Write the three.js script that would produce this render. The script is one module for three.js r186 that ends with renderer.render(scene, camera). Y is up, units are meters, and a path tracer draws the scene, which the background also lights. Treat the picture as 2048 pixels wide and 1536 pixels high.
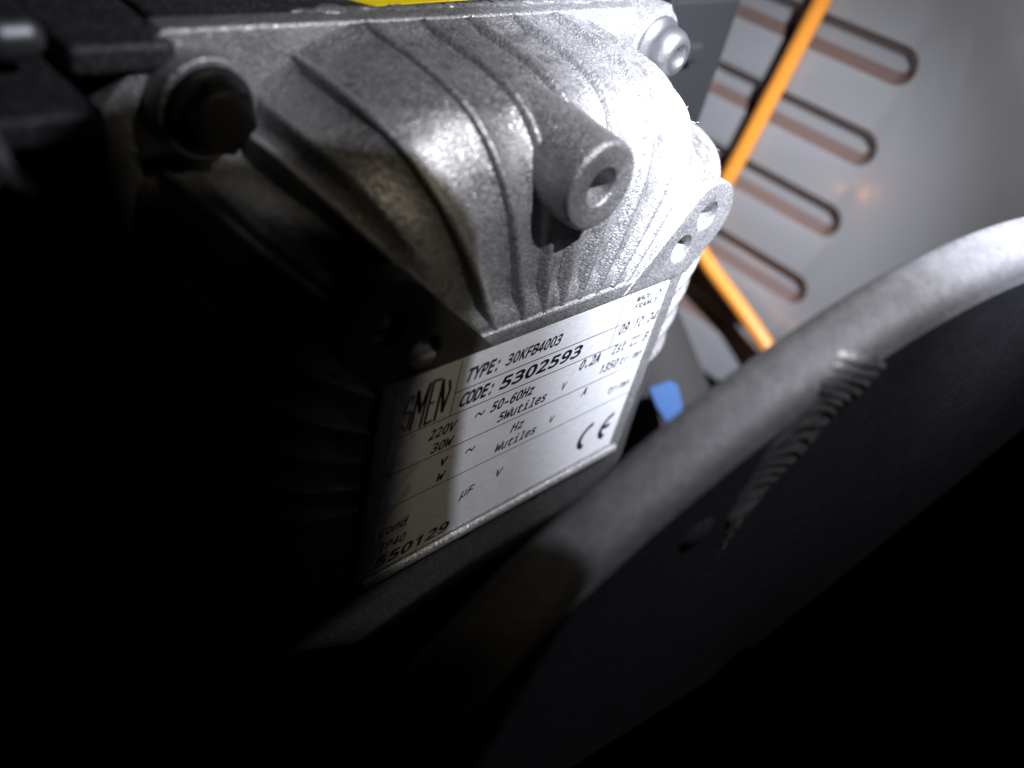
import * as THREE from 'three';
import { mergeGeometries, mergeVertices, toCreasedNormals } from 'three/addons/utils/BufferGeometryUtils.js';
import { RoundedBoxGeometry } from 'three/addons/geometries/RoundedBoxGeometry.js';

// ------------------------------------------------------------------ camera, light, exposure (all lengths below are written in millimetres, MM turns them into metres)
const MM = 0.001;
const scene = new THREE.Scene();
scene.background = new THREE.Color(0x000000);
const renderer = new THREE.WebGLRenderer({ antialias: true });
renderer.toneMapping = THREE.LinearToneMapping;
renderer.toneMappingExposure = 1.0;
renderer.shadowMap.enabled = true;
const camera = new THREE.PerspectiveCamera(48.62, 4 / 3, 0.004, 3);
camera.position.set(-51.75 * MM, 61.99 * MM, 56.84 * MM);
camera.up.set(0.30674506, 0.76795167, -0.56227902);
camera.lookAt((-51.75 + 62.516918) * MM, (61.99 - 60.801698) * MM, (56.84 - 48.936576) * MM);
camera.focus = 0.118;
camera.userData.fStop = 11;

const TORCH = new THREE.Vector3(30, 128, 80), TORCH_DIR = new THREE.Vector3(0.333, -0.733, -0.587).normalize();
const LEDS = [[0, 0, 0], [4.7, 0, -1.6]].map((p) => new THREE.Vector3(...p).add(TORCH));
function led(k, intensity, degrees, penumbra, radius, color) {
  const s = new THREE.SpotLight(color, intensity, 0, THREE.MathUtils.degToRad(degrees), penumbra, 2);
  s.name = 'torch_led';
  s.position.copy(LEDS[k]).multiplyScalar(MM);
  s.target.position.copy(LEDS[k]).addScaledVector(TORCH_DIR, 100).multiplyScalar(MM);
  s.castShadow = true; s.shadow.radius = radius; s.shadow.mapSize.set(2048, 2048);
  s.shadow.camera.near = 0.002; s.shadow.camera.far = 1;
  scene.add(s, s.target);
}
led(0, 0.62, 24, 1, 0.035, 0xeff2ff);       // cold white LED of the torch: its hot spot ...
led(0, 0.064, 55, 0.6, 0.035, 0xeff2ff);   // ... and the wider beam round that
led(1, 0.022, 50, 0.8, 0.07, 0xffefcf);    // the weak warm LED beside it

// ------------------------------------------------------------------ helpers
let seed = 7;
const rnd = () => { seed = (seed * 1664525 + 1013904223) >>> 0; return seed / 4294967296; };
const smooth = (a, b, x) => { const t = Math.min(1, Math.max(0, (x - a) / (b - a))); return t * t * (3 - 2 * t); };
const mix = (a, b, t) => a + (b - a) * t;
function hash(x, y, z) { let h = (x * 374761393 + y * 668265263 + z * 1274126177) | 0; h = Math.imul(h ^ (h >>> 13), 1274126177); return ((h ^ (h >>> 16)) >>> 0) / 4294967296; }
function noise3(x, y, z) {
  const xi = Math.floor(x), yi = Math.floor(y), zi = Math.floor(z), f = (t) => t * t * (3 - 2 * t), u = f(x - xi), v = f(y - yi), w = f(z - zi);
  const L = (k) => mix(mix(hash(xi, yi, zi + k), hash(xi + 1, yi, zi + k), u), mix(hash(xi, yi + 1, zi + k), hash(xi + 1, yi + 1, zi + k), u), v);
  return mix(L(0), L(1), w);
}
const fbm = (x, y, z) => 0.55 * noise3(x, y, z) + 0.3 * noise3(x * 2.1 + 9, y * 2.1, z * 2.1) + 0.15 * noise3(x * 4.3, y * 4.3 + 5, z * 4.3);
function noiseField(n, octaves) {          // tileable value noise, octaves = [[cells, weight], ...]
  const out = new Float32Array(n * n); let total = 0;
  for (const [c, w] of octaves) {
    total += w; const g = Float32Array.from({ length: c * c }, rnd);
    for (let y = 0; y < n; y++) {
      const fy = y * c / n, y0 = Math.floor(fy), ty = smooth(0, 1, fy - y0), r0 = (y0 % c) * c, r1 = ((y0 + 1) % c) * c;
      for (let x = 0; x < n; x++) {
        const fx = x * c / n, x0 = Math.floor(fx), tx = smooth(0, 1, fx - x0), a = x0 % c, b = (x0 + 1) % c;
        out[y * n + x] += w * mix(mix(g[r0 + a], g[r0 + b], tx), mix(g[r1 + a], g[r1 + b], tx), ty);
      }
    }
  }
  for (let i = 0; i < out.length; i++) out[i] /= total;
  return out;
}
function grey(n, f, srgb = false) {        // f(i) -> 0..1 or [r,g,b]
  const d = new Uint8Array(n * n * 4);
  for (let i = 0; i < n * n; i++) { const v = f(i), c = Array.isArray(v) ? v : [v, v, v]; for (let k = 0; k < 3; k++) d[4 * i + k] = Math.max(0, Math.min(255, c[k] * 255)); d[4 * i + 3] = 255; }
  const t = new THREE.DataTexture(d, n, n); t.wrapS = t.wrapT = THREE.RepeatWrapping; t.magFilter = THREE.LinearFilter; t.minFilter = THREE.LinearMipmapLinearFilter; t.generateMipmaps = true;
  if (srgb) t.colorSpace = THREE.SRGBColorSpace; t.needsUpdate = true; return t;
}
const contrast = (v, k) => Math.max(0, Math.min(1, 0.5 + (v - 0.5) * k));

// materials: every texture tile is 24 mm wide, uv are in tiles
const TILE = 24;
const grainA = noiseField(1024, [[30, 0.25], [70, 0.7], [130, 1.1], [220, 1.1]]);
const grainB = noiseField(1024, [[8, 1], [20, 1], [60, 0.8], [160, 0.7]]);
const grainC = noiseField(512, [[5, 0.35], [16, 0.6], [50, 1], [120, 1]]);
const castBump = grey(1024, (i) => contrast(grainA[i], 1.9));
const castRough = grey(1024, (i) => [0, 0.26 + 0.42 * contrast(grainA[(i + 512 * 1024 + 333) % grainA.length], 2.6), 0]);
const castTone = grey(1024, (i) => { const v = 0.53 + 0.14 * contrast(grainA[i], 1.4) + 0.07 * contrast(grainB[i], 1.4); return [v, v, v * 1.01]; }, true);
const plasticBump = grey(1024, (i) => contrast(grainB[i], 1.6));
const dustTone = grey(1024, (i) => { const d = contrast(grainA[i], 3) > 0.93 ? 0.4 : 0; const v = 0.13 + 0.05 * grainB[i] + d * 0.5; return [v, v, v * 1.08]; }, true);
const sheetRough = grey(512, (i) => [0, 0.32 + 0.14 * contrast(grainC[i], 1.8), 0]);
const ringTone = grey(512, (i) => { const v = 0.37 + 0.12 * contrast(grainC[i], 1.6); return [v, v, v * 1.03]; }, true);

const castAlu = new THREE.MeshStandardMaterial({ name: 'cast_aluminium', color: 0xffffff, map: castTone, metalness: 0.7, roughness: 1, roughnessMap: castRough, bumpMap: castBump, bumpScale: 0.00007, vertexColors: true });
const castPlain = castAlu.clone(); castPlain.vertexColors = false; castPlain.name = 'cast_aluminium_clean';
const blackPlastic = new THREE.MeshStandardMaterial({ name: 'dusty_black_plastic', color: 0xffffff, map: dustTone, roughness: 0.62, bumpMap: plasticBump, bumpScale: 0.00004 });
const darkGrey = new THREE.MeshStandardMaterial({ name: 'dark_grey_plastic', color: new THREE.Color().setRGB(0.014, 0.0145, 0.016), roughness: 0.5, bumpMap: plasticBump, bumpScale: 0.00004 });
const screwSteel = new THREE.MeshStandardMaterial({ name: 'screw_steel', color: new THREE.Color().setRGB(0.22, 0.225, 0.235), metalness: 0.9, roughness: 0.45, bumpMap: plasticBump, bumpScale: 0.00002 });
const darkSteel = new THREE.MeshStandardMaterial({ name: 'near_black_steel', color: new THREE.Color().setRGB(0.014, 0.014, 0.015), metalness: 0.1, roughness: 0.55, bumpMap: plasticBump, bumpScale: 0.00003 });
const nearBlack = new THREE.MeshStandardMaterial({ name: 'near_black_aluminium', color: new THREE.Color().setRGB(0.05, 0.05, 0.046), metalness: 0.1, roughness: 0.6, bumpMap: castBump, bumpScale: 0.00006 });
const sheetGrey = new THREE.MeshPhysicalMaterial({ name: 'painted_sheet', color: new THREE.Color().setRGB(0.262, 0.27, 0.28), metalness: 0.25, roughness: 1, roughnessMap: sheetRough, clearcoat: 0.5, clearcoatRoughness: 0.14 });
const reflectionBrown = new THREE.MeshStandardMaterial({ name: 'reflection_brown_edge', color: new THREE.Color().setRGB(0.085, 0.055, 0.046), roughness: 0.6, bumpMap: plasticBump, bumpScale: 0.00003 });  // reddish reflection painted in as the colour of the lower rib walls
const orange = new THREE.MeshPhysicalMaterial({ name: 'orange_silicone', color: new THREE.Color().setRGB(0.56, 0.21, 0.025), roughness: 0.42, clearcoat: 0.3, clearcoatRoughness: 0.3 });
const blue = new THREE.MeshStandardMaterial({ name: 'blue_plastic', color: new THREE.Color().setRGB(0.022, 0.06, 0.155), roughness: 0.95 });
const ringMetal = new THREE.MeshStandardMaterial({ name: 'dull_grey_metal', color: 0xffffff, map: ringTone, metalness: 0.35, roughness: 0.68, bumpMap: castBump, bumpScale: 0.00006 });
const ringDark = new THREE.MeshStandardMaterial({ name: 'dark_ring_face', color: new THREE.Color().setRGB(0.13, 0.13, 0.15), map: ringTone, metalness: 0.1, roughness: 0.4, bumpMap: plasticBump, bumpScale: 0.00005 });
const weldMetal = new THREE.MeshStandardMaterial({ name: 'weld_metal', color: new THREE.Color().setRGB(0.75, 0.74, 0.72), map: ringTone, metalness: 0.6, roughness: 0.45, bumpMap: plasticBump, bumpScale: 0.00006 });
const yellow = new THREE.MeshStandardMaterial({ name: 'yellow_sticker', color: new THREE.Color().setRGB(0.85, 0.66, 0.01), roughness: 0.5, bumpMap: plasticBump, bumpScale: 0.00001 });
const pipeGrey = new THREE.MeshStandardMaterial({ name: 'grey_pipe', color: new THREE.Color().setRGB(0.016, 0.0155, 0.015), roughness: 0.9, bumpMap: plasticBump, bumpScale: 0.00004 });

function triUV(g) {                        // box-projected uv, in tiles
  g = g.index ? g.toNonIndexed() : g;
  if (!g.attributes.normal) g.computeVertexNormals();
  const p = g.attributes.position, n = g.attributes.normal, uv = new Float32Array(p.count * 2);
  for (let i = 0; i < p.count; i += 3) {
    const a = [0, 0, 0];
    for (let k = 0; k < 3; k++) { a[0] += Math.abs(n.getX(i + k)); a[1] += Math.abs(n.getY(i + k)); a[2] += Math.abs(n.getZ(i + k)); }
    const ax = a[0] >= a[1] && a[0] >= a[2] ? 0 : a[1] >= a[2] ? 1 : 2;
    for (let k = i; k < i + 3; k++) { const q = [p.getX(k), p.getY(k), p.getZ(k)]; uv[2 * k] = q[(ax + 1) % 3] / TILE; uv[2 * k + 1] = q[(ax + 2) % 3] / TILE; }
  }
  g.setAttribute('uv', new THREE.BufferAttribute(uv, 2));
  return g;
}
const names = {};
const numbered = (n) => { const k = names[n] = (names[n] ?? -1) + 1; return k ? n + '_' + String(k).padStart(3, '0') : n; };
function obj(name, geos, mat, parent = scene, keepUV = false) {    // merges geometries (mm, world axes) into ONE named mesh
  geos = (Array.isArray(geos) ? geos : [geos]).map((g) => keepUV ? g : triUV(g));
  for (const g of geos) for (const a of Object.keys(g.attributes)) if (!['position', 'normal', 'uv', 'color'].includes(a)) g.deleteAttribute(a);
  const g = geos.length > 1 ? mergeGeometries(geos) : geos[0];
  g.scale(MM, MM, MM);
  const m = new THREE.Mesh(g, mat); m.name = parent === scene ? numbered(name) : name; m.castShadow = m.receiveShadow = true;
  parent.add(m); return m;
}
function thing(name, label, category, group) { const o = new THREE.Group(); o.name = numbered(name); scene.add(o); tag(o, label, category, group); return o; }
function tag(o, label, category, group) { Object.assign(o.userData, { label, category }); if (group) o.userData.group = group; return o; }
const lathe = (pts, seg = 64, a = 0, len = Math.PI * 2) => new THREE.LatheGeometry(pts.map((p) => new THREE.Vector2(...p)), seg, a, len).rotateX(Math.PI / 2);   // profile [r, z], axis z
const rbox = (w, h, d, r, x, y, z) => new RoundedBoxGeometry(w, h, d, 3, r).translate(x, y, z);
const creased = (g, a = 0.6) => toCreasedNormals(g, a);

// ================================================================== the electric motor
const motor = thing('electric_motor', 'cast aluminium electric motor with finned end bell, white nameplate and black housing', 'motor');

// ---- end bell: a rounded square bowl, its walls and shoulder scooped out between radial fins
const CX = 27, CY = -20, HX = 44.5, HY = 50.8, TOP = 0.5;
const SEAT = { x0: -2.6, x1: 55, y0: -37.2, y1: 2.7 };
const SCREWS = [[-10.2, 23.6], [64.6, 26.0]];
const outline = (th) => {                                        // th from +y towards +x
  const u = Math.sin(th), v = Math.cos(th);
  const smin = (a, b, k) => { const h = Math.max(0, Math.min(1, 0.5 + 0.5 * (b - a) / k)); return mix(b, a, h) - k * h * (1 - h); };
  let r = smin(HX / Math.max(1e-4, Math.abs(u)), HY / Math.max(1e-4, Math.abs(v)), 5);
  r = smin(r, 53.6 / (0.55 * Math.abs(u) + 0.83 * Math.abs(v)), 2.2);      // the corners are cut off flat for the screws
  for (const [sx, sy] of SCREWS) {                               // hollow that lets a screwdriver reach the corner screw
    const px = sx - CX, py = sy - CY, along = u * px + v * py, off2 = px * px + py * py - along * along, R = 6.1;
    if (along > 0 && off2 < R * R) { const t = along - Math.sqrt(R * R - off2), h = Math.max(0, Math.min(1, 0.5 + 0.5 * (r - t) / 1)); r = mix(r, t, h) - h * (1 - h); }
  }
  return r;
};
const PROFILE = new THREE.CatmullRomCurve3([[0, -29], [0.1, -26], [0.5, -19], [1.5, -11.5], [3.4, -7.2], [7.6, -3.4], [13, -1.25], [20, -0.4], [27, -0.05], [33, 0]].map(([d, z]) => new THREE.Vector3(d, z, 0)), false, 'centripetal');
const NP = 150, prof = [];
for (let i = 0; i <= NP; i++) { const p = PROFILE.getPoint(i / NP), t = PROFILE.getTangent(i / NP); prof.push([p.x, p.y, t.y, t.x]); }   // d, z, normal r, normal z
const deg = (a) => a * Math.PI / 180;
const FINS = [-92, -83.5, -75, -66.5, -58, -48.5, -39, -28.3, -17.8, -8.8, -0.4, 8.3, 16.8, 24.6, 30.6, 47.2, 54.5, 62, 69.5, 78, 87].map(deg);
const seatDist = (x, y) => { const dx = Math.max(SEAT.x0 - x, x - SEAT.x1), dy = Math.max(SEAT.y0 - y, y - SEAT.y1); return dx > 0 && dy > 0 ? Math.hypot(dx, dy) : Math.max(dx, dy); };
const scoop = (th) => {                                          // 0 on a fin, 1 in the middle of the valley
  if (th <= FINS[0] || th >= FINS[FINS.length - 1]) return 0.35 * Math.min(1, 6 * Math.max(FINS[0] - th, th - FINS[FINS.length - 1]));
  const k = FINS.findIndex((f) => f > th), b = FINS[k], a = FINS[k - 1];
  const s = Math.abs((th - a) / (b - a) * 2 - 1);
  return 1 - Math.pow(s, 3);
};
function bell(th, i, depth) {                                    // point of the casting: depth = how far below the crest of the fins
  const R = outline(th), [d, z, nr, nz] = prof[i], r = R - d;
  return [CX + (r - nr * depth) * Math.sin(th), CY + (r - nr * depth) * Math.cos(th), z - nz * depth];
}
{
  const NT = 1500, pos = [], col = [], idx = [];
  for (let j = 0; j <= NT; j++) {
    const th = -Math.PI + 2 * Math.PI * j / NT;
    for (let i = 0; i <= NP; i++) {
      const c = bell(th, i, 0), e = seatDist(c[0], c[1]);
      let depth = 1.0 * scoop(th) * smooth(0.2, 4, e) * smooth(-27.5, -23, prof[i][1]);
      depth += 0.07 * (fbm(c[0] / 5, c[1] / 5, c[2] / 5) - 0.5);
      const p = bell(th, i, depth);
      if (e < 0) p[2] -= 4 * smooth(0, -0.8, e);
      pos.push(...p);
      // settled grime: dark felt of dust in patches on the lower half and round the left screw, greasy film flecks elsewhere
      const f = fbm(p[0] / 3.1, p[1] / 3.1, p[2] / 3.1), g = noise3(p[0] / 0.7, p[1] / 0.7, p[2] / 0.7);
      const low = Math.max(smooth(-34, -40, p[1]), smooth(54, 58, p[0]) * smooth(-10, -19, p[1]));
      const dirt = Math.max(low > 0.3 && f + 0.2 * g > 0.52 - 0.3 * low ? 0.85 : 0, f + 0.25 * g > 0.78 ? 0.45 : 0);
      col.push(mix(1, 0.26, dirt), mix(1, 0.25, dirt), mix(1, 0.24, dirt));
    }
  }
  const W = NP + 1;
  for (let j = 0; j < NT; j++) for (let i = 0; i < NP; i++) { const a = j * W + i, b = a + W; idx.push(a, b, a + 1, b, b + 1, a + 1); }
  const g = new THREE.BufferGeometry();
  g.setAttribute('position', new THREE.Float32BufferAttribute(pos, 3)); g.setAttribute('color', new THREE.Float32BufferAttribute(col, 3)); g.setIndex(idx); g.computeVertexNormals();
  const n = g.attributes.normal; if (n.getZ(Math.floor(NT / 2) * W + NP - 30) < 0) { for (let i = 0; i < n.count; i++) n.setXYZ(i, -n.getX(i), -n.getY(i), -n.getZ(i)); const q = g.index.array; for (let i = 0; i < q.length; i += 3) { const t = q[i]; q[i] = q[i + 1]; q[i + 1] = t; } }
  var endBell = obj('end_bell', g, castAlu, motor);
}
// fins: the thin crest of each rib
for (const th of FINS) {
  const ribs = [], cross = [[-1.05, -0.8], [-0.55, -0.1], [-0.24, 0.32], [0.24, 0.32], [0.55, -0.1], [1.05, -0.8]];
  for (let i = 0; i <= NP; i += 2) {
    const c = bell(th, i, 0); if (seatDist(c[0], c[1]) < -0.6 || prof[i][1] < -26.5) continue;
    const rr = Math.hypot(c[0] - CX, c[1] - CY), wob = 0.04 * (noise3(c[0] / 2.2, c[1] / 2.2, c[2] / 2.2 + th * 9) - 0.5), high = 0.08 * (noise3(c[0] / 1.4 + 30, c[1] / 1.4, c[2] / 1.4) - 0.5);
    ribs.push(cross.map(([w, h]) => { return bell(th + (w + wob) / Math.max(8, rr), i, -(h + high)); }));
  }
  const pos = ribs.flat(2), idx = [], n = cross.length;
  for (let j = 0; j + 1 < ribs.length; j++) for (let k = 0; k + 1 < n; k++) { const a = j * n + k; idx.push(a, a + 1, a + n, a + 1, a + n + 1, a + n); }
  const g = new THREE.BufferGeometry(); g.setAttribute('position', new THREE.Float32BufferAttribute(pos, 3)); g.setIndex(idx); g.computeVertexNormals();
  obj('cooling_fin', g, castPlain, endBell);
}
// seat of the nameplate: flat rectangle with a shallow recess
function roundRect(x0, y0, x1, y1, r, path = new THREE.Shape()) {
  path.moveTo(x0 + r, y0); path.lineTo(x1 - r, y0); path.absarc(x1 - r, y0 + r, r, -Math.PI / 2, 0); path.lineTo(x1, y1 - r); path.absarc(x1 - r, y1 - r, r, 0, Math.PI / 2);
  path.lineTo(x0 + r, y1); path.absarc(x0 + r, y1 - r, r, Math.PI / 2, Math.PI); path.lineTo(x0, y0 + r); path.absarc(x0 + r, y0 + r, r, Math.PI, 1.5 * Math.PI); return path;
}
{
  const s = roundRect(SEAT.x0 + 0.5, SEAT.y0 + 0.5, SEAT.x1 - 0.5, SEAT.y1 - 0.5, 1.2);
  s.holes.push(roundRect(-0.6, -35.1, 52.5, 0.55, 0.5, new THREE.Path()));
  const g = new THREE.ExtrudeGeometry(s, { depth: 8, bevelEnabled: true, bevelSize: 0.5, bevelThickness: 0.5, bevelSegments: 4, curveSegments: 8 }).translate(0, 0, TOP - 8.5);
  obj('nameplate_seat', [creased(g, 0.5), new THREE.BoxGeometry(53.5, 36, 2).translate(26, -17.3, -0.9), new THREE.CapsuleGeometry(0.95, 54, 8, 24, 40).rotateZ(Math.PI / 2).translate(26.2, -36.15, 0.3)], castPlain, endBell);
}
// flat pads with two holes each
function pad(end, from, rad, holes, mat) {                      // stadium whose inner end stops at the nameplate seat
  const dir = new THREE.Vector2(end[0] - from[0], end[1] - from[1]).normalize(), a = Math.atan2(dir.y, dir.x), s = new THREE.Shape(), q = rad - 0.3, cut = SEAT.y1 - 2.0;
  const side = (k) => { const x = end[0] - k * dir.y * q, y = end[1] + k * dir.x * q, t = (y - cut) / dir.y; return [x - dir.x * t, cut]; };
  s.absarc(end[0], end[1], q, a - Math.PI / 2, a + Math.PI / 2); s.lineTo(...side(1)); s.lineTo(...side(-1)); s.closePath();
  for (const [x, y] of holes) { const h = new THREE.Path(); h.absarc(x, y, 2.15 + 0.3, 0, Math.PI * 2, true); s.holes.push(h); }
  const g = new THREE.ExtrudeGeometry(s, { depth: 24, bevelEnabled: true, bevelSize: 0.3, bevelThickness: 0.35, bevelSegments: 4, curveSegments: 28 }).translate(0, 0, TOP + 0.12 - 24.35);
  const m = obj('mounting_pad', creased(g, 0.5), mat, endBell);
  for (const [x, y] of holes) obj('drilled_hole', lathe([[0, -4.2], [1.2, -4], [2.0, -2.2], [2.28, -0.5]], 32).translate(x, y, 0.2), mat, m);
  return m;
}
pad([55.6, 9.9], [47.6, 0.4], 6.0, [[55.3, 10.4], [51.3, 5.7]], castPlain);
pad([-2.6, 8.6], [7, -0.4], 6.0, [[-2.6, 8.5], [3.1, 3.6]], nearBlack).userData.label = 'near-black pad';  // one even near-black colour, unlike the right pad
// boss
obj('mounting_boss', lathe([[0, -6], [1.6, -5.4], [2.1, -3.5], [2.3, 1.9], [2.65, 2.4], [5.1, 2.42], [5.6, 2.2], [5.8, 1.6], [6.2, -4], [7.4, -14], [9.2, -27]], 72).translate(25.0, 21.3, 0), castPlain, endBell);
// flange
{
  const s = new THREE.Shape(), x0 = -19.4, x1 = 73.2, y0 = -70, y1 = 30.4, c = 6.2;
  [[x0 + c, y1], [x1 - 3, y1], [x1, y1 - 3], [x1, y0 + c], [x1 - c, y0], [x0 + c, y0], [x0, y0 + c], [x0, y1 - c - 1]].forEach(([x, y], i) => i ? s.lineTo(x, y) : s.moveTo(x, y)); s.closePath();
  const g = new THREE.ExtrudeGeometry(s, { depth: 2.6, bevelEnabled: true, bevelSize: 0.6, bevelThickness: 0.6, bevelSegments: 4 }).translate(0, 0, -29.8);
  const flash = [];                                              // ragged casting flash along the back edge of the top
  for (let i = 0; i < 46; i++) { const x = 4 + i * 1.45 + rnd(), h = 0.25 + 0.5 * rnd() * rnd(); flash.push(new THREE.SphereGeometry(1, 8, 6).scale(0.8 + rnd() * 1.6, h, 0.5 + 1.1 * rnd()).translate(x, y1 + 0.45, -30.1 - 0.4 * rnd())); }
  obj('flange', [creased(g, 0.5), ...flash], castPlain, motor);
}
// corner screws on their round seats
SCREWS.forEach(([x, y], i) => {
  const seat = obj('screw_seat', lathe([[0, -23.6], [5.2, -23.6], [5.6, -24.0], [6.0, -29]], 48).translate(x, y, 0), castPlain, endBell);
  const head = i ? [lathe([[0, -19.6], [1.2, -19.6], [1.5, -18.9], [2.2, -18.7], [3.1, -19.2], [3.7, -20.2], [3.85, -21.4], [3.85, -22.4], [4.6, -22.8], [4.7, -23.6]], 40)]
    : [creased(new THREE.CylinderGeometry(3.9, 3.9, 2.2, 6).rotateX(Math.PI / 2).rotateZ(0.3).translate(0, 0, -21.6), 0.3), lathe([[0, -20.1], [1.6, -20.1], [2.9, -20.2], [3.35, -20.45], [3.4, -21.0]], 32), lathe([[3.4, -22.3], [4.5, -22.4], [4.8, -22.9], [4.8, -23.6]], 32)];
  obj('screw', head.map((g) => g.translate(x, y, 0)), i ? screwSteel : darkSteel, endBell).userData.label = i ? 'shiny screw' : 'near-black screw';  // left screw near-black, right one plain steel
  if (!i) obj('screw', [lathe([[0, 0.3], [0.8, 0.25], [1.5, -0.3], [1.6, -2]], 24).translate(-2.6, 8.5, -0.6)], screwSteel, endBell).userData.label = 'screw tip sunk in the near-black pad';
});

// ---- nameplate with its print
{
  const S = 36, W = 52, H = 34.64, cv = document.createElement('canvas'); cv.width = Math.round(W * S); cv.height = Math.round(H * S);
  const c = cv.getContext('2d'); c.fillStyle = '#ced0d4'; c.fillRect(0, 0, cv.width, cv.height);
  for (let i = 0; i < 5200; i++) { const v = 188 + 45 * rnd() | 0; c.fillStyle = `rgba(${v},${v},${v + 3},0.35)`; c.fillRect(rnd() * cv.width, rnd() * cv.height, 4 + 50 * rnd(), 2 + 14 * rnd()); }
  for (let i = 0; i < 420; i++) { const v = 60 + 90 * rnd() | 0; c.fillStyle = `rgba(${v},${v},${v - 8},${0.25 + 0.5 * rnd()})`; c.beginPath(); c.arc(rnd() * cv.width, rnd() * cv.height, 0.8 + 2.2 * rnd() * rnd(), 0, 7); c.fill(); }
  c.scale(S, S); c.strokeStyle = c.fillStyle = '#15151a'; c.lineCap = 'round'; c.lineJoin = 'round';
  const line = (pts, w) => { c.lineWidth = w; c.beginPath(); pts.forEach(([x, y], i) => i ? c.lineTo(x, y) : c.moveTo(x, y)); c.stroke(); };
  line([[9.7, 5.45], [52, 5.6]], 0.15); line([[0.9, 9.3], [52, 9.55]], 0.15); line([[0.3, 15.6], [52, 15.85]], 0.15); line([[0, 22.15], [52, 22.6]], 0.14);
  line([[9.85, 0.4], [9.6, 9.35]], 0.15); line([[41.6, 0.2], [41.4, 9.45]], 0.15);
  const text = (s, x0, x1, y, h, w = 0.1, slant = 0.24, rise = 0, font = 'monospace') => {   // baseline from x0 to x1, capital height h, slanted
    c.save(); c.transform(1, rise, -slant, 1, x0, y); c.font = `10px ${font}`;
    const m = c.measureText(s).width, k = h / 7.3; c.scale((x1 - x0) / m, k); c.lineWidth = (w * 1.25 + 0.05) / k; c.fillText(s, 0, 0); c.strokeText(s, 0, 0); c.restore();
  };
  const P = [[[2.71, 4.18], [2.83, 3.01], [2.41, 3.19], [1.83, 4.24], [1.59, 5.5], [2.74, 5.5], [2.55, 8.2], [2.1, 8.4], [1.55, 7.25]], [[3.0, 8.75], [3.46, 2.62], [4.15, 6.22], [5.13, 2.01], [4.6, 8.9]], [[6.75, 2.0], [5.67, 1.95], [5.3, 8.85], [6.36, 8.7]], [[5.48, 5.45], [6.26, 5.5]], [[6.94, 8.8], [7.22, 2.3], [8.04, 7.82], [8.67, 4.4], [8.35, 2.9]]];
  P.forEach((s, i) => line(s, i === 0 || i === 3 ? 0.3 : 0.42)); line([[6.94, 8.8], [7.22, 2.3]], 0.34); line([[7.22, 2.4], [8.04, 7.7]], 0.55); line([[3.46, 2.8], [4.15, 6.2]], 0.6);
  text('TYPE:', 10.95, 17.0, 4.45, 2.1, 0.16); text('30KFB4003', 18.0, 28.6, 4.3, 1.75, 0.1);
  text('CODE:', 10.7, 16.9, 8.45, 2.1, 0.16); text('5302593', 17.8, 34.3, 8.4, 2.0, 0.14);
  text('MADE IN', 44.4, 50.6, 2.05, 1.0, 0.04); text('FRANCE', 44.4, 50.2, 3.5, 1.0, 0.04); text('09.10.04', 42.4, 51.7, 7.55, 1.75, 0.09);
  text('220V', 6.4, 10.9, 12.35, 1.65, 0.08); text('50-60Hz', 17.2, 25.6, 12.15, 1.7, 0.1); text('0.2A', 35, 39.7, 11.6, 1.75, 0.1); text('Ist Cl B', 42.4, 51.2, 11.35, 1.75, 0.08);
  text('30W', 7.3, 10.9, 15.05, 1.6, 0.08); text('5Wutiles', 19.2, 29.1, 14.9, 1.65, 0.08); text('1350', 40.7, 45.2, 14.5, 1.65, 0.07); text('tr/mn', 45.6, 51.4, 14.5, 1.5, 0.05); text('V', 32.1, 33.0, 14.3, 1.35, 0.06);
  text('V', 9.5, 10.7, 18.5, 1.3, 0.1); text('Hz', 22.8, 25.5, 18.5, 1.65, 0.05); text('A', 38.0, 39.1, 17.9, 1.5, 0.08);
  text('W', 9.5, 10.7, 21.5, 1.5, 0.08); text('Wutiles', 20.4, 28.9, 21.3, 1.6, 0.07); text('v', 31.5, 32.6, 20.6, 1.5, 0.06); text('tr/mn', 45.2, 50.9, 20.5, 1.45, 0.04);
  for (const [x, y] of [[14.6, 11.5], [14.4, 18.1]]) { c.lineWidth = 0.26; c.beginPath(); c.moveTo(x, y + 0.2); c.quadraticCurveTo(x + 0.35, y - 0.7, x + 0.8, y - 0.05); c.quadraticCurveTo(x + 1.2, y + 0.55, x + 1.55, y - 0.35); c.stroke(); }
  text('μF', 15.2, 17.7, 28.1, 1.7, 0.06); text('V', 22.0, 23.3, 27.3, 1.4, 0.06);
  text('Cond', 0.5, 5.4, 27.7, 1.65, 0.06); text('IP40', 0.9, 5.6, 31.0, 1.65, 0.06); text('550129', 0.5, 14.2, 34.2, 2.0, 0.12);
  c.lineCap = 'butt'; c.lineWidth = 0.95; c.save(); c.transform(1, 0, -0.2, 1, 42.6, 28.4);       // the two letters of the conformity mark: arcs
  c.beginPath(); c.arc(2.2, 0.5, 2.55, -Math.PI * 0.58, Math.PI * 0.58, true); c.stroke();
  c.beginPath(); c.arc(7.6, 0.6, 2.55, -Math.PI * 0.58, Math.PI * 0.58, true); c.stroke(); c.beginPath(); c.moveTo(5.1, 0.6); c.lineTo(7.2, 0.6); c.stroke(); c.restore();
  for (let i = 0; i < 60; i++) { c.fillStyle = `rgba(90,86,78,${0.05 + 0.13 * rnd()})`; c.beginPath(); c.ellipse(6 * rnd() * rnd(), H * rnd(), 0.3 + rnd(), 0.3 + 0.8 * rnd(), rnd() * 3, 0, 7); c.fill(); }
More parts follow.
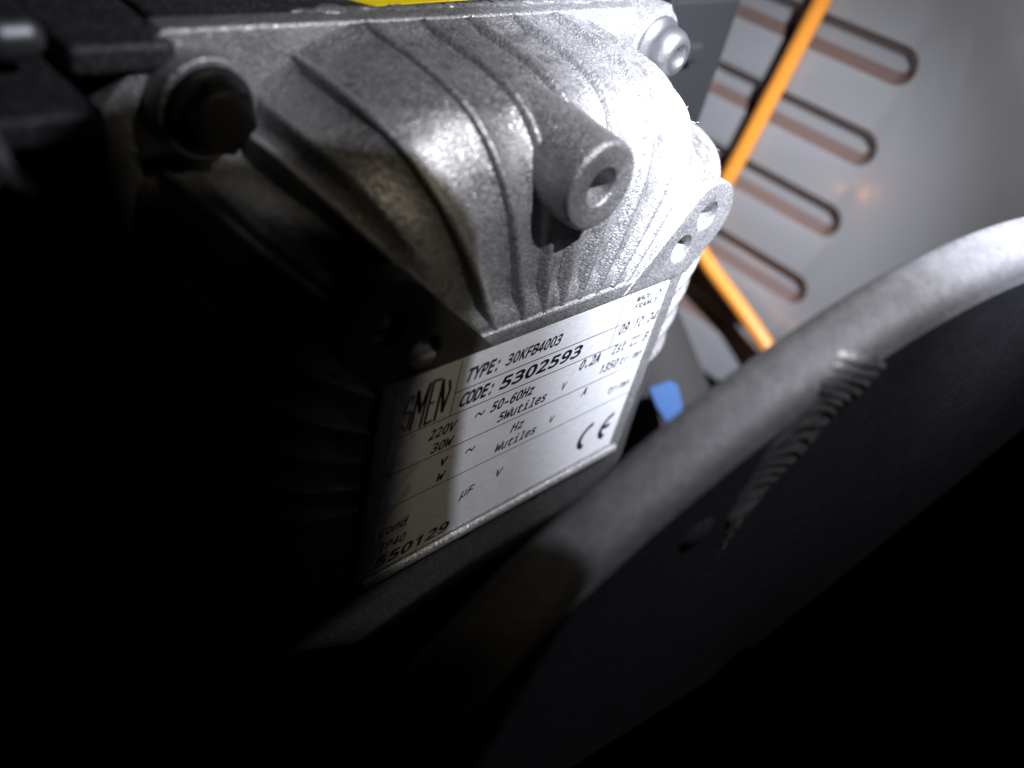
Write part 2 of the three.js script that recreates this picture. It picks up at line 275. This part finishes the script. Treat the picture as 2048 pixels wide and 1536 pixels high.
  for (let i = 0; i < 70; i++) { c.strokeStyle = `rgba(${i % 3 ? '250,250,250' : '110,106,98'},${0.1 + 0.25 * rnd()})`; const x = W * rnd(), y = H * rnd(), a = 3.1 * rnd(), l = 0.5 + 2.5 * rnd() * rnd(); line([[x, y], [x + l * Math.cos(a), y + l * Math.sin(a)]], 0.03 + 0.05 * rnd()); }
  const map = new THREE.CanvasTexture(cv); map.colorSpace = THREE.SRGBColorSpace; map.anisotropy = 16;
  const face = new THREE.MeshStandardMaterial({ name: 'printed_plate', map, roughness: 0.5, metalness: 0.0 });
  const g = new THREE.ExtrudeGeometry(roundRect(0, -H, W, 0, 0.5), { depth: 0.18, bevelEnabled: false, curveSegments: 6 }).translate(0, 0, 0.12);
  const p = g.attributes.position, uv = g.attributes.uv; for (let i = 0; i < p.count; i++) uv.setXY(i, p.getX(i) / W, 1 + p.getY(i) / H);
  obj('nameplate', g, face, motor, true).userData.label = 'white printed nameplate';
}

// ---- black housing behind the flange: panels with open seams, a warning sticker on top
{
  const h = obj('black_housing', [rbox(97, 92, 88, 3, 27, -17.8, -76)], blackPlastic, motor);
  obj('housing_panel', [rbox(64, 3, 70, 0.8, 20, 28.9, -65.2)], blackPlastic, h);
  obj('housing_panel', [rbox(10.4, 3, 70, 0.8, -17.7, 28.7, -60.5)], blackPlastic, h);
  obj('housing_panel', [rbox(26, 3, 70, 0.8, -36.6, 26.4, -52)], blackPlastic, h);
  const s = new THREE.Shape(); [[16.2, 32.4], [34.9, 33.7], [36.5, 70], [-2, 70], [12.8, 36.6]].forEach(([x, y], i) => i ? s.lineTo(x, y) : s.moveTo(x, y)); s.closePath();
  const g = new THREE.ExtrudeGeometry(s, { depth: 0.15, bevelEnabled: false }).rotateX(-Math.PI / 2).translate(0, 30.43, 0);
  obj('warning_label', g, yellow, h).userData.label = 'yellow warning sticker';
  // dark grey terminal block on the right flank of the housing
  const b = obj('terminal_block', [rbox(36, 80, 30, 1, 90.3, -12, -52)], darkGrey, motor);
  for (const [x, y] of [[84, 18], [90, 8]]) obj('block_rib', [rbox(1.6, 26, 2.4, 0.6, x, y, -36.8)], darkGrey, b);
  obj('block_lug', [rbox(8, 4, 5, 1.4, 92, 19, -36.4)], darkGrey, b);
}

// ================================================================== behind and beside the motor
{ // side sheet with pressed ribs
  const X = 150, ribs = [59, 38.6, 18.6, -0.9, -20.2, -40.6, -60.5], s = new THREE.Shape(), z0 = -62, z1 = -14.2, R = 4.1;
  s.moveTo(-110, -78); s.lineTo(23, -78); s.lineTo(23, 95); s.lineTo(-110, 95); s.closePath();
  const contour = (y, inset, n = 28) => {
    const out = [], r = R - inset;
    for (let i = 0; i <= n; i++) { const a = -Math.PI / 2 + Math.PI * i / n; out.push([z1 - R + r * Math.cos(a), y + r * Math.sin(a), a]); }
    for (let i = 0; i <= n; i++) { const a = Math.PI / 2 + Math.PI * i / n; out.push([z0 + r * Math.cos(a), y + r * Math.sin(a), a]); }
    return out;
  };
  for (const y of ribs) { const h = new THREE.Path(); contour(y, -0.5).forEach(([a, b], i) => i ? h.lineTo(a, b) : h.moveTo(a, b)); h.closePath(); s.holes.push(h); }
  const toWorld = new THREE.Matrix4().makeBasis(new THREE.Vector3(0, 0, 1), new THREE.Vector3(0, 1, 0), new THREE.Vector3(-1, 0, 0)).setPosition(X, 0, 0);
  const g = new THREE.ExtrudeGeometry(s, { depth: 0.2, bevelEnabled: true, bevelSize: 0.5, bevelThickness: 0.5, bevelSegments: 5 }).translate(0, 0, -0.7).applyMatrix4(toWorld);
  const panel = obj('sheet_panel', creased(g, 0.6), sheetGrey);
  tag(panel, 'glossy grey sheet metal side panel with a row of pressed ribs, behind the motor', 'panel');
  for (const y of ribs) {
    const strip = (pick) => {
      const lv = [[0, -0.1], [0.4, -0.5], [2.0, -2.3], [2.6, -2.6]], pos = [], idx = [];
      const cs = lv.map(([q, d]) => contour(y, q).map(([a, b, t]) => [a, b, d, t])), n = cs[0].length;
      for (let l = 0; l < lv.length; l++) for (const p of cs[l]) pos.push(p[0], p[1], p[2]);
      for (let l = 0; l + 1 < lv.length; l++) for (let i = 0; i < n; i++) { const j = (i + 1) % n, t = cs[0][i][3]; if (pick(t, i)) idx.push(l * n + i, l * n + j, (l + 1) * n + i, l * n + j, (l + 1) * n + j, (l + 1) * n + i); }
      const q = new THREE.BufferGeometry(); q.setAttribute('position', new THREE.Float32BufferAttribute(pos, 3)); q.setIndex(idx); q.computeVertexNormals(); return q.applyMatrix4(toWorld);
    };
    const low = (t, i) => Math.sin(t + 0.05) < -0.05 || i === 57;
    const fl = new THREE.Shape(); contour(y, 2.55).forEach(([a, b], i) => i ? fl.lineTo(a, b) : fl.moveTo(a, b)); fl.closePath();
    const rib = obj('pressed_rib', [strip((t, i) => !low(t, i)), new THREE.ShapeGeometry(fl).translate(0, 0, -2.58).applyMatrix4(toWorld)], sheetGrey, panel);
    obj('rib_edge', [strip(low)], reflectionBrown, rib);
  }
}
{ // orange cable bent round behind the motor
  const p = [[147, 60, -36.5], [147, 34, -39.2], [147, 3, -42.9], [147, -22.5, -46.2], [146.5, -35, -48.2], [145.5, -42, -46], [145, -44.8, -41], [144.5, -50.5, -27], [144, -56.6, -13.4], [143, -66, 6], [142, -76, 26]];
  const curve = new THREE.CatmullRomCurve3(p.map((q) => new THREE.Vector3(...q)), false, 'centripetal');
  tag(obj('orange_cable', new THREE.TubeGeometry(curve, 220, 2.15, 20)), 'bright orange cable bent in a V against the grey panel', 'cable').material = orange;
}
{ // grey pipe low down behind the motor
  const a = new THREE.Vector3(110, -40, -51), b = new THREE.Vector3(107, -78, -2), curve = new THREE.LineCurve3(a, b);
  tag(obj('grey_pipe', [new THREE.TubeGeometry(curve, 2, 12, 48)], pipeGrey), 'dull grey pipe running down behind the lower right of the motor', 'pipe');
}
{ // blue clip
  const c = new THREE.Shape(); [[-3.9, 3.0], [0.5, 4.6], [1.9, 3.6], [4.6, -7.4], [2.2, -7.6], [-2.4, -0.8]].forEach(([x, y], i) => i ? c.lineTo(x, y) : c.moveTo(x, y)); c.closePath();
  const g = new THREE.ExtrudeGeometry(c, { depth: 2, bevelEnabled: true, bevelSize: 0.3, bevelThickness: 0.3, bevelSegments: 3 });
  g.applyMatrix4(new THREE.Matrix4().makeBasis(new THREE.Vector3(0.71, 0.2, 0.675).normalize(), new THREE.Vector3(0.32, 0.76, -0.565).normalize(), new THREE.Vector3(-0.627, 0.618, 0.475).normalize()).setPosition(92, -50.9, -11.5));
  const t = obj('blue_clip', creased(g, 0.5), blue);
  tag(t, 'small bright blue plastic clip between the motor and the grey rim', 'clip');
}
{ // small amber lamp behind the motor; the glossy panel mirrors it as a warm glint
  const t = thing('indicator_lamp', 'small amber lamp glowing behind the motor, mirrored as a warm glint in the panel', 'lamp');
  const at = new THREE.Vector3(105, -27, -33.5);
  obj('lamp_bulb', [new THREE.SphereGeometry(1.7, 24, 16).translate(at.x, at.y, at.z)], new THREE.MeshStandardMaterial({ name: 'amber_bulb', color: 0x331800, emissive: 0xffa040, emissiveIntensity: 14 }), t);
  obj('lamp_base', [new THREE.CylinderGeometry(1.9, 2.2, 5, 24).rotateZ(-Math.PI / 2).translate(at.x - 3.9, at.y, at.z)], darkGrey, t);
  const l = new THREE.PointLight(0xffa040, 0.0001, 0, 2); l.name = 'indicator_light'; l.position.copy(at).multiplyScalar(MM); l.castShadow = true; l.shadow.radius = 0.08; scene.add(l);
}
{ // metal clip over the housing, top left
  const t = thing('metal_clip', 'bare metal clip with a rounded end over the black housing, top left corner', 'clip');
  obj('clip_tongue', [rbox(5.6, 4, 17, 1.9, -27.6, 31.4, -32.0)], screwSteel, t);
  obj('clip_arm', [rbox(5, 3, 20, 1.2, -25.6, 32.6, -46)], castPlain, t);
  const u = obj('cast_lug', [creased(new THREE.CylinderGeometry(4.2, 5.4, 7, 7).rotateX(0.5).rotateZ(0.3).translate(-37.0, 27.5, -17), 0.3), rbox(1.2, 1.2, 9, 0.5, -33, 25.8, -13)], castPlain);
  tag(u, 'rough cast metal lug at the left edge, below the metal clip', 'lug');
}

// ================================================================== fan ring in the foreground
{
  const R = 117.2, ring = thing('fan_ring', 'large dull grey metal ring rim crossing in front of the motor, lower right', 'ring');
  ring.position.set(60.7 * MM, -67.5 * MM, 37.9 * MM); ring.scale.setScalar(0.82); ring.rotation.y = -0.149;
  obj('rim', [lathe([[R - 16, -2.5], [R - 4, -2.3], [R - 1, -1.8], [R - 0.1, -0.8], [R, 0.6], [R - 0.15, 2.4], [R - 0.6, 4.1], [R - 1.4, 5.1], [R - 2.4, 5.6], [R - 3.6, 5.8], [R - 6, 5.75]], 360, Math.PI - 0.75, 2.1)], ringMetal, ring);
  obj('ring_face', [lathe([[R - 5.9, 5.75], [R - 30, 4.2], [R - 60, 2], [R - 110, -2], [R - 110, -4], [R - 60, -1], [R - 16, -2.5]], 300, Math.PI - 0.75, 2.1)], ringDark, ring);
  const zRing = (r) => r < R - 60 ? 2 - (R - 60 - r) * 0.08 : r < R - 30 ? mix(2, 4.2, (r - R + 60) / 30) : r < R - 9 ? mix(4.2, 5.6, (r - R + 30) / 21) : r < R - 4.5 ? 5.8 : 6.9 - 1.1 * 1 - Math.pow(Math.max(0, (r - R + 4.5) / 4.3), 3) * 3.4;
  { // weld bead: one fused run with uneven crescent ripples, wide at the lip and thinning out
    const path = new THREE.CatmullRomCurve3([[-40.5, 107, 5.2], [-42, 103, 5.2], [-44.5, 98, 5.0], [-47, 91, 4.6], [-48.5, 85, 4.2], [-48, 77, 3.4], [-46, 67, 2.4]].map((p) => new THREE.Vector3(...p)));
    const NU = 260, NV = 28, pos = [], idx = [];
    for (let i = 0; i <= NU; i++) {
      const t = i / NU, p = path.getPoint(t), d = path.getTangent(t).setZ(0).normalize(), sx = -d.y, sy = d.x;
      const w = (mix(8.2, 4.2, Math.pow(t, 0.6)) + 2.2 * (noise3(t * 11, 3, 0) - 0.5)) * smooth(-0.02, 0.05, t) * (1 - 0.75 * smooth(0.55, 1, t)), h = mix(1.1, 0.25, t) + 0.4 * (noise3(t * 9, 8, 0) - 0.5);
      for (let k = 0; k <= NV; k++) {
        const a = Math.PI * k / NV, c = Math.cos(a), ph = t * 21 + 1.5 * noise3(t * 7, 1, 0) * 1.6 + 0.9 * (1 - c * c) + 0.5 * noise3(c * 2 + 9, t * 14, 2), fr = ph - Math.floor(ph);
        const rip = 0.3 * (1 - 0.6 * t) * (fr < 0.78 ? fr / 0.78 : (1 - fr) / 0.22) * (0.5 + noise3(t * 16, c * 3, 5));
        const edge = 0.5 * (noise3(t * 34, k > NV / 2 ? 4 : 7, 1) - 0.5);
        let X = p.x + sx * c * (w + edge), Y = p.y + sy * c * (w + edge); const rr = Math.hypot(X, Y), lim = Math.min(1, (R - 0.5) / rr); X *= lim; Y *= lim;
        pos.push(X, Y, zRing(rr * lim) - 0.35 + Math.sin(a) * (h + rip));
      }
    }
    for (let i = 0; i < NU; i++) for (let k = 0; k < NV; k++) { const q = i * (NV + 1) + k; idx.push(q, q + 1, q + NV + 1, q + 1, q + NV + 2, q + NV + 1); }
    const g = new THREE.BufferGeometry(); g.setAttribute('position', new THREE.Float32BufferAttribute(pos, 3)); g.setIndex(idx); g.computeVertexNormals();
    obj('weld_bead', g, weldMetal, ring);
  }
  for (const [x, y, r] of [[-58, 82, 3.6], [-52.5, 96, 2.8]]) obj('rivet', [new THREE.SphereGeometry(r, 24, 14).scale(1, 1, 0.5).translate(x, y, 4)], ringDark, ring);
}

// ================================================================== lint and the torch that lights it all
{
  const fib = [];
  const spots = [[16, -36.6, 0.6], [15.4, -36.2, 0.6], [17, -36.7, 0.6]];
  for (let i = 0; i < 16; i++) spots.push(bell(deg(28 + 46 * rnd()), Math.floor(NP * (0.3 + 0.35 * rnd())), -0.1));
  for (const [x, y, z] of spots) {
    const p = [new THREE.Vector3(x, y, z)]; for (let i = 1; i < 5; i++) p.push(p[i - 1].clone().add(new THREE.Vector3(rnd() - 0.45, rnd() - 0.35, rnd() - 0.3).multiplyScalar(0.6)));
    fib.push(new THREE.TubeGeometry(new THREE.CatmullRomCurve3(p), 16, 0.022, 5));
  }
  const lint = obj('lint', fib, new THREE.MeshStandardMaterial({ name: 'lint_fibre', color: new THREE.Color().setRGB(0.5, 0.48, 0.44), roughness: 1 }));
  tag(lint, 'fine pale lint fibres stuck to the casting', 'lint'); lint.userData.kind = 'stuff';
}
{
  const t = thing('torch', 'small hand torch held just outside the frame, shining on the motor', 'torch');
  const q = new THREE.Quaternion().setFromUnitVectors(new THREE.Vector3(0, 0, 1), TORCH_DIR);
  const place = (g) => g.applyQuaternion(q).translate(TORCH.x, TORCH.y, TORCH.z);
  obj('torch_body', [place(lathe([[0, -90], [9, -89], [10, -86], [10, -34], [13, -22], [13, -3], [12.4, -2.4], [7.5, -2.4], [7.2, -2.8], [0, -2.8]], 48))], darkSteel, t);
  LEDS.forEach((p, k) => obj('torch_lens', [new THREE.CircleGeometry(k ? 1.2 : 0.6, 24).applyQuaternion(q).translate(p.x - 1.5 * TORCH_DIR.x, p.y - 1.5 * TORCH_DIR.y, p.z - 1.5 * TORCH_DIR.z)],
    new THREE.MeshStandardMaterial({ name: 'torch_lens', color: 0x222222, emissive: k ? 0xffefcf : 0xf2f5ff, emissiveIntensity: 6 }), t));
  // added unseen blocker, its edge shaped to shade the left of the motor
  const D = new THREE.Vector3(-0.18, -0.82, -0.54).normalize(), e1 = new THREE.Vector3(0, 1, 0).cross(D).normalize(), e2 = D.clone().cross(e1), f = 60, c = new THREE.Shape();
  [[-0.064, -0.152], [-0.056, -0.12], [-0.05, -0.05], [-0.054, -0.01], [-0.05, 0.04], [-0.03, 0.09], [-0.004, 0.14], [0.016, 0.185], [0.03, 0.232], [0.08, 0.24], [0.12, 0.24], [0.2, 0.21], [0.5, 0.2], [0.55, -0.4], [0.135, -0.4], [0.115, -0.136], [0.05, -0.136], [-0.03, -0.148]].forEach(([x, y], i) => i ? c.lineTo(x * f, y * f) : c.moveTo(x * f, y * f)); c.closePath();
  const m = new THREE.Matrix4().makeBasis(e1, e2, D).setPosition(TORCH.clone().addScaledVector(D, f));
  obj('added_light_blocker', [new THREE.ExtrudeGeometry(c, { depth: 0.3, bevelEnabled: false }).applyMatrix4(m)], darkSteel, t);
}

renderer.render(scene, camera);
